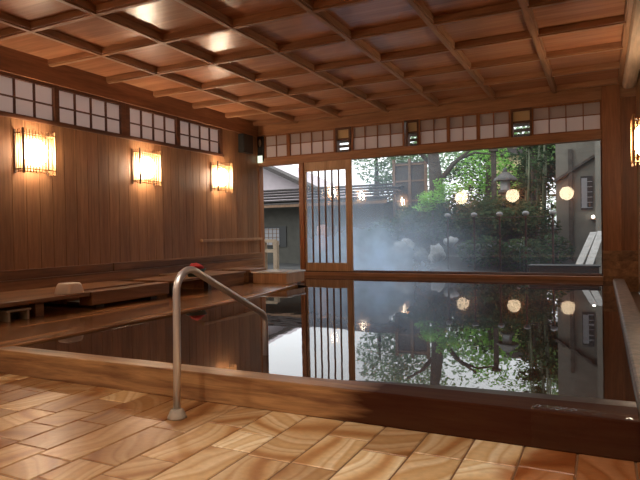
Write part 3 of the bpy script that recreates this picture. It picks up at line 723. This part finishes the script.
tree((-3.1,18), [((-3.3,18,3.0),(.9,.7,.8)), ((-2.75,18,2.5),(.7,.6,.7)), ((-3.6,18.2,2.3),(.6,.6,.5)), ((-3.2,18.3,3.7),(.7,.6,.5))], 1500, .13, M['leaf_bright'], 'light green broadleaf tree in the middle of the window', 3.0)
tree((-1.9,19), [((-2.2,19,4.1),(1.0,.8,.6)), ((-1.2,19,4.2),(1.0,.8,.7)), ((-1.6,18.5,3.3),(.6,.5,.4))], 900, .14, M['leaf_mid'], 'green tree spreading above the yellow house', 3.9, .1)
for k, (x, y, h) in enumerate(((-1.85,16.8,4.4),(-1.65,17.3,4.6),(-1.45,16.6,4.4),(-1.7,18.2,4.6),(-2.0,17.6,4.5),(-1.5,17.8,4.5))):
    o = empty('bamboo', (x, y, gz(x,y)-.05), 'slender dark bamboo stem standing left of the plaster wing', 'bamboo', 'bamboo stems left of the plaster wing')
    MB().tube([(x,y,gz(x,y)-.1),(x+.04,y,2.2),(x+.12,y,h)], [.035,.033,.02], 8).build('culm', M['culm'], o, smooth=True)
    lf = MB()
    for q in range(6): lf.leaves((x+random.uniform(-.15,.15), y+random.uniform(-.15,.15), random.uniform(2.0,h)), (.18,.18,.2), 50, .13)
    lf.build('foliage', M['leaf_dark'], o)
places = [('beside the pale boulder',(-5.0,14.2)),('behind the pale boulder',(-4.6,15.2)),('under the large leaning tree',(-4.0,14.6)),('below the bright maple',(-3.4,14.4)),('right of the bright maple',(-2.9,14.9)),('below the light green tree',(-2.6,15.6)),('left of the stone lantern',(-2.7,14.1)),('below the stone lantern',(-2.1,14.6)),('at the foot of the bamboo stems',(-1.6,15.4)),('right of the stone lantern',(-1.4,14.4)),('under the timber screen',(-4.9,16.1)),('before the plaster wing',(-1.1,13.7)),('above the pale boulder',(-4.2,13.9)),('left of the small pale stone',(-3.55,13.6)),('right of the small pale stone',(-2.75,13.6)),('behind the middle dark boulder',(-2.3,13.7)),('behind the right dark boulder',(-1.7,13.8)),('in front of the middle dark boulder',(-2.3,12.6)),('at the front of the slope near the black box',(-1.5,12.6)),('left of the pale boulder',(-4.95,13.4))]
for lb, (x, y) in places:
    z = gz(x,y)+.28
    shrub((x,y,z), (.56,.46,.36), 1000, .11, M['leaf_dark'], 'dark evergreen shrub %s' % lb, 'dark shrubs on the garden slope')
hedge = empty('tall_hedge', (-4, 22, 0), 'tall dark hedge closing the back of the garden', 'hedge')
lf = MB()
for k in range(26): lf.leaves((-3.0+.07*k+random.uniform(-.1,.1), 21.5+random.uniform(-.5,.5), 1.6+.1*k+random.uniform(-.4,.4)), (.5,.5,.6), 260, .2)
for k in range(22): lf.leaves((-7.7+.37*k+random.uniform(-.3,.3), 21.5+random.uniform(-.5,.5), 1.3+random.uniform(0,1.2)+(.8 if k > 7 else 0)), (.9,.7,.9), 300, .2)
lf.build('foliage', M['leaf_dark'], hedge); MB().box(-7.5,-.8,21.6,21.8,0,1.0).build('stem', M['bark'], hedge)
tall = empty('backdrop_trees', (-4, 31, 0), 'hazy green tree belt far behind the garden', 'trees', kind='stuff')
lf = MB()
for k in range(26): lf.leaves((-9+.4*k+random.uniform(-.5,.5), 31+random.uniform(-1,1), random.choice([3,4,5,6.2])+random.uniform(-.6,.6)), (1.2,1.0,1.0), 170, .34)
lf.build('foliage', M['leaf_pale'], tall)
RK = [((-4.27,13.3,.62),(.27,.22,.17),'rock_pale','pale boulder on the left of the garden slope'),((-3.1,13.0,.74),(.15,.15,.12),'rock_pale','small pale stone below the bright maple'),((-4.35,13.0,.36),(.42,.3,.22),'rock','dark boulder under the pale boulder'),((-3.35,12.75,.42),(.2,.2,.26),'rock_pale','narrow pale stone leaning below the small pale one'),((-3.75,12.9,.35),(.25,.24,.2),'rock','dark boulder between the pale stones'),((-2.55,13.1,.5),(.4,.3,.2),'rock','dark boulder in the middle of the slope'),((-1.75,13.2,.45),(.4,.3,.2),'rock','dark boulder before the plaster wing')]
for k, (c_, r_, m_, lb) in enumerate(RK): tag(MB().rock(c_, *r_, k+1).build('boulder', M[m_], smooth=True), lb, 'rock', 'boulders on the garden slope')
ln = empty('stone_lantern', (-2.15,15.2,1.0), 'grey stone lantern on the slope before the yellow house', 'lantern')
LX, LY, LZ = -2.2, 15.2, gz(-2.2,15.2)-.03
MB().lathe((LX,LY,LZ), [(.2,0),(.2,.1),(.09,.14),(.085,.7),(.18,.76),(.18,.82)], 6).build('shaft', M['rock'], ln)
MB().lathe((LX,LY,LZ), [(.12,.82),(.12,1.06)], 6).build('firebox', M['rock_pale'], ln)
MB().lathe((LX,LY,LZ), [(.30,1.06),(.28,1.11),(.12,1.24),(.05,1.28),(.06,1.34),(.01,1.40)], 6).build('roof', M['rock'], ln)
for k, x in enumerate((-2.98, -2.42, -1.90, -1.39, -.88)):
    y = 12.3; z = gz(x,y)
    o = empty('rope_post', (x, y, z), 'dark fence post with pale rounded cap, %s of five' % ['leftmost','second from the left','middle one','second from the right','rightmost'][k], 'post', 'capped posts of the rope fence')
    MB().tube([(x,y,z-.1),(x,y,1.30)], .02, 10).build('shaft', M['ledge'], o); MB().ball((x,y,1.315), .07,.07,.05, 14, 8).build('cap', M['rock_pale'], o, smooth=True)
tag(MB().tube([(-2.98,12.27,1.24),(-.88,12.27,1.24)], .007, 8).build('fence_rope', M['ledge']), 'thin dark rope strung along the capped posts', 'rope')
